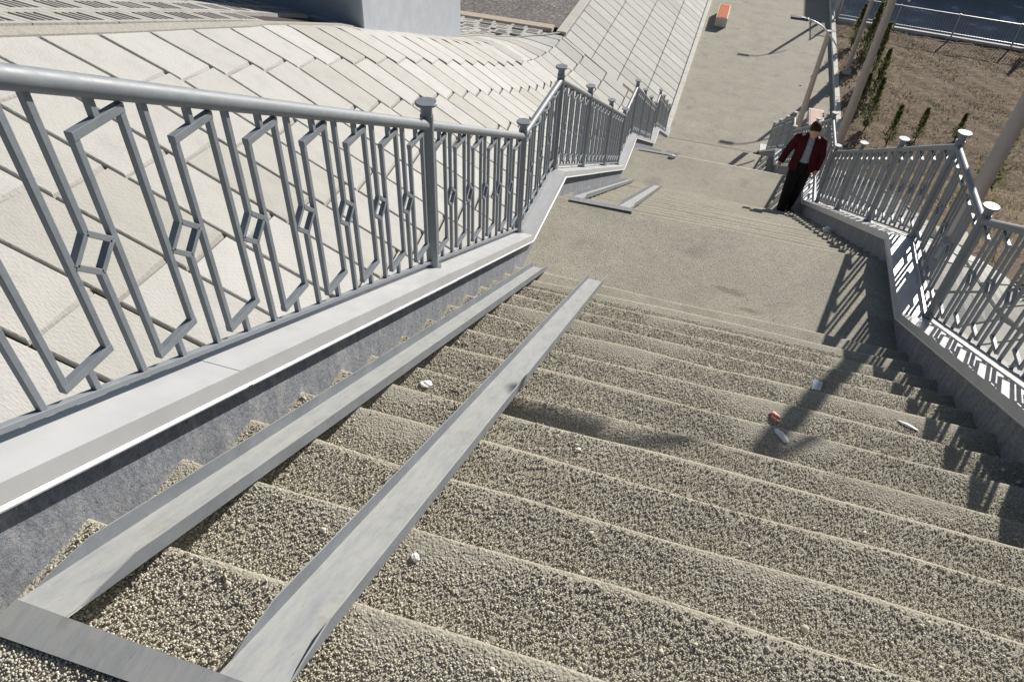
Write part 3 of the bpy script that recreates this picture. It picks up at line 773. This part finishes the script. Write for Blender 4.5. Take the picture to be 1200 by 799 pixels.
# body (skin): one surface
mb=MB()
mb.loft([ell(P(0,0,.80),.13,.09),ell(P(0,0,.92),.135,.09),ell(P(0,-.01,1.05),.125,.085),ell(P(0,-.015,1.2),.15,.095),ell(P(0,-.01,1.30),.15,.08),ell(P(0,-.015,1.345),.06,.055),ell(P(0,-.03,1.40),.05,.052),ell(P(0,-.04,1.43),.05,.055)])
hd=[(z_-.03,a_,b_,y_-.035-.35*(z_-1.385)) for z_,a_,b_,y_ in [(1.385,.030,.035,-.085),(1.40,.046,.058,-.075),(1.43,.060,.078,-.065),(1.47,.070,.090,-.06),(1.51,.074,.094,-.055),(1.55,.072,.090,-.05),(1.585,.056,.072,-.045),(1.61,.028,.038,-.04)]]
mb.loft([ell(P(0,y,z),a,b,16,(0,.35)) for z,a,b,y in hd])
mb.loft([ell(P(0,-.195,1.40),.012,.012,8),ell(P(0,-.21,1.42),.016,.018,8),ell(P(0,-.21,1.46),.008,.010,8)])
for s in(-1,1): mb.tube([P(s*.072,-.105,1.43),P(s*.082,-.10,1.445),P(s*.080,-.105,1.47)],[.008,.012,.010],8)
ARM={-1:[(-.165,-.01,1.275),(-.265,.0,1.06),(-.335,-.06,.85)],1:[(.165,-.01,1.275),(.235,.02,1.04),(.215,-.07,.81)]}
for s,a in ARM.items():
    limb(mb,a,[.045,.036,.026]); w=Vector(a[2]); e=Vector(a[1]); d=(w-e).normalized()
    pal=w+d*.045
    mb.tube([P(*w),P(*(w+d*.03)),P(*(w+d*.075))],[.024,.034,.030],10)
    side=Vector((0,1,0)); side=(side-d*side.dot(d)).normalized(); inn=d.cross(side)*(-s)
    for k,(o_,L) in enumerate(((-.024,.062),(-.008,.070),(.008,.066),(.023,.052))):
        b=w+d*.07+side*o_; c1=b+d*L*.5+inn*.008; c2=b+d*L*.9+inn*.028
        mb.tube([P(*b),P(*c1),P(*c2)],[.0085,.0078,.0065],8)
    b=w+d*.03-side*.028; mb.tube([P(*b),P(*(b+d*.025-side*.018)),P(*(b+d*.052-side*.018+inn*.01))],[.010,.009,.0075],8)
LEG={-1:[(-.08,0,.84),(-.10,-.10,.46),(-.10,-.10,.05)],1:[(.08,0,.84),(.06,.0,.45),(.03,.14,.05)]}
for s,a in LEG.items(): limb(mb,a,[.075,.055,.04])
person_obj('body',mb,M['skin'],pr,.009,4)
mb=MB()
for s,a in LEG.items():
    limb(mb,[(a[0][0],a[0][1],a[0][2]+.06),a[0],a[1],(a[2][0],a[2][1],.04)],[.095,.10,.082,.072],14)
mb.loft([ell(P(0,0,.72),.15,.105),ell(P(0,0,.80),.165,.118),ell(P(0,-.005,.93),.145,.108)])
person_obj('trousers',mb,M['trous'],pr)
mb=MB(); mb.loft([ell(P(0,-.005,.90),.146,.108),ell(P(0,-.012,1.05),.140,.103),ell(P(0,-.018,1.2),.158,.108),ell(P(0,-.012,1.29),.145,.088),ell(P(0,-.015,1.34),.068,.064),ell(P(0,-.02,1.375),.060,.062)])
person_obj('shirt',mb,M['shirt'],pr)
# jacket: open shell + sleeves
mb=MB(); rings=[]; n=26
for z,rx,ry,op in ((.76,.205,.150,.62),(.86,.195,.145,.60),(1.0,.178,.132,.50),(1.12,.185,.134,.40),(1.22,.196,.134,.34),(1.29,.175,.112,.38),(1.335,.09,.08,.65),(1.375,.078,.078,.95)):
    outer=[];inner=[]
    for k in range(n):
        a=-PI/2+op*.72+(2*PI-2*op*.72)*k/(n-1)
        f=1+.02*math.sin(a*9+z*7)
        outer.append(P(rx*f*math.cos(a),-.01+ry*f*math.sin(a),z)); inner.append(P((rx-.016)*math.cos(a),-.01+(ry-.016)*math.sin(a),z))
    rings.append(outer+inner[::-1])
mb.loft(rings)
for s,a in ARM.items():
    limb(mb,[(a[0][0]*.8,a[0][1],a[0][2]+.005),a[0],a[1],a[2]],[.07,.075,.062,.050],14)
person_obj('jacket',mb,M['jacket'],pr,.010,3)
mb=MB(); mb.loft([ell(P(0,y+.012-.035-.35*(z-1.385),z-.03),a,b,18,(0,.35)) for z,a,b,y in [(1.46,.074,.070,-.020),(1.50,.082,.092,-.040),(1.54,.084,.102,-.048),(1.58,.076,.094,-.048),(1.615,.052,.066,-.045),(1.632,.02,.03,-.04)]])
person_obj('hair',mb,M['hair'],pr,.010,2)
for s in(-1,1):
    mb=MB(); mb.lathe(P(s*.028,-.203,1.447),[(.002,-.006),(.009,-.003),(.009,.003),(.002,.006)],8); mb.build('eye',M['eye'],pr)
for s,a in LEG.items():
    mb=MB(); x=a[2][0]; mb.loft([ell(P(x,a[2][1]-.03,.0),.045,.125,16),ell(P(x,a[2][1]-.03,.02),.048,.130,16),ell(P(x,a[2][1]-.02,.055),.044,.11,16),ell(P(x,a[2][1]+.01,.10),.040,.055,16)])
    mb.build('shoe',M['shoe'],pr,smooth=True)

# ------------------------------------------------------------------ world, sun, camera
AZ=math.radians(22.8); EL=math.radians(24.3)
w=bpy.data.worlds.new('World'); scene.world=w; w.use_nodes=True
bg=w.node_tree.nodes['Background']; sky=w.node_tree.nodes.new('ShaderNodeTexSky'); sky.sky_type='NISHITA'; sky.sun_disc=False
sky.sun_elevation=EL; sky.sun_rotation=AZ; sky.altitude=300; sky.air_density=1.0; sky.dust_density=1.0
w.node_tree.links.new(sky.outputs[0],bg.inputs[0]); bg.inputs[1].default_value=.05
sd=bpy.data.lights.new('sun','SUN'); sd.energy=5.0; sd.angle=math.radians(.53); sd.color=(1,.955,.88)
so=bpy.data.objects.new('sun',sd); COL.objects.link(so); so.location=(0,0,30)
S=Vector((math.sin(AZ)*math.cos(EL),math.cos(AZ)*math.cos(EL),math.sin(EL)))
so.rotation_euler=S.to_track_quat('Z','Y').to_euler()
cd=bpy.data.cameras.new('camera'); cam=bpy.data.objects.new('camera',cd); COL.objects.link(cam); scene.camera=cam
r=(.95391,.29725827,.04114894); dn=(.23117844,-.64047952,-.73235409); fw=(-.19134326,.70811263,-.67967952)
Mx=Matrix(((r[0],-dn[0],-fw[0],0),(r[1],-dn[1],-fw[1],0),(r[2],-dn[2],-fw[2],H),(0,0,0,1)))
cam.matrix_world=Mx
cd.sensor_fit='HORIZONTAL'; cd.sensor_width=36; cd.lens=845.356/1200*36; cd.clip_start=.05; cd.clip_end=3000
scene.render.engine='CYCLES'
vs=scene.view_settings; vs.view_transform='Standard'; vs.look='None'; vs.gamma=1; vs.exposure=.52; vs.use_curve_mapping=False
for o in bpy.data.objects:
    if 'org' in o.keys(): del o['org']
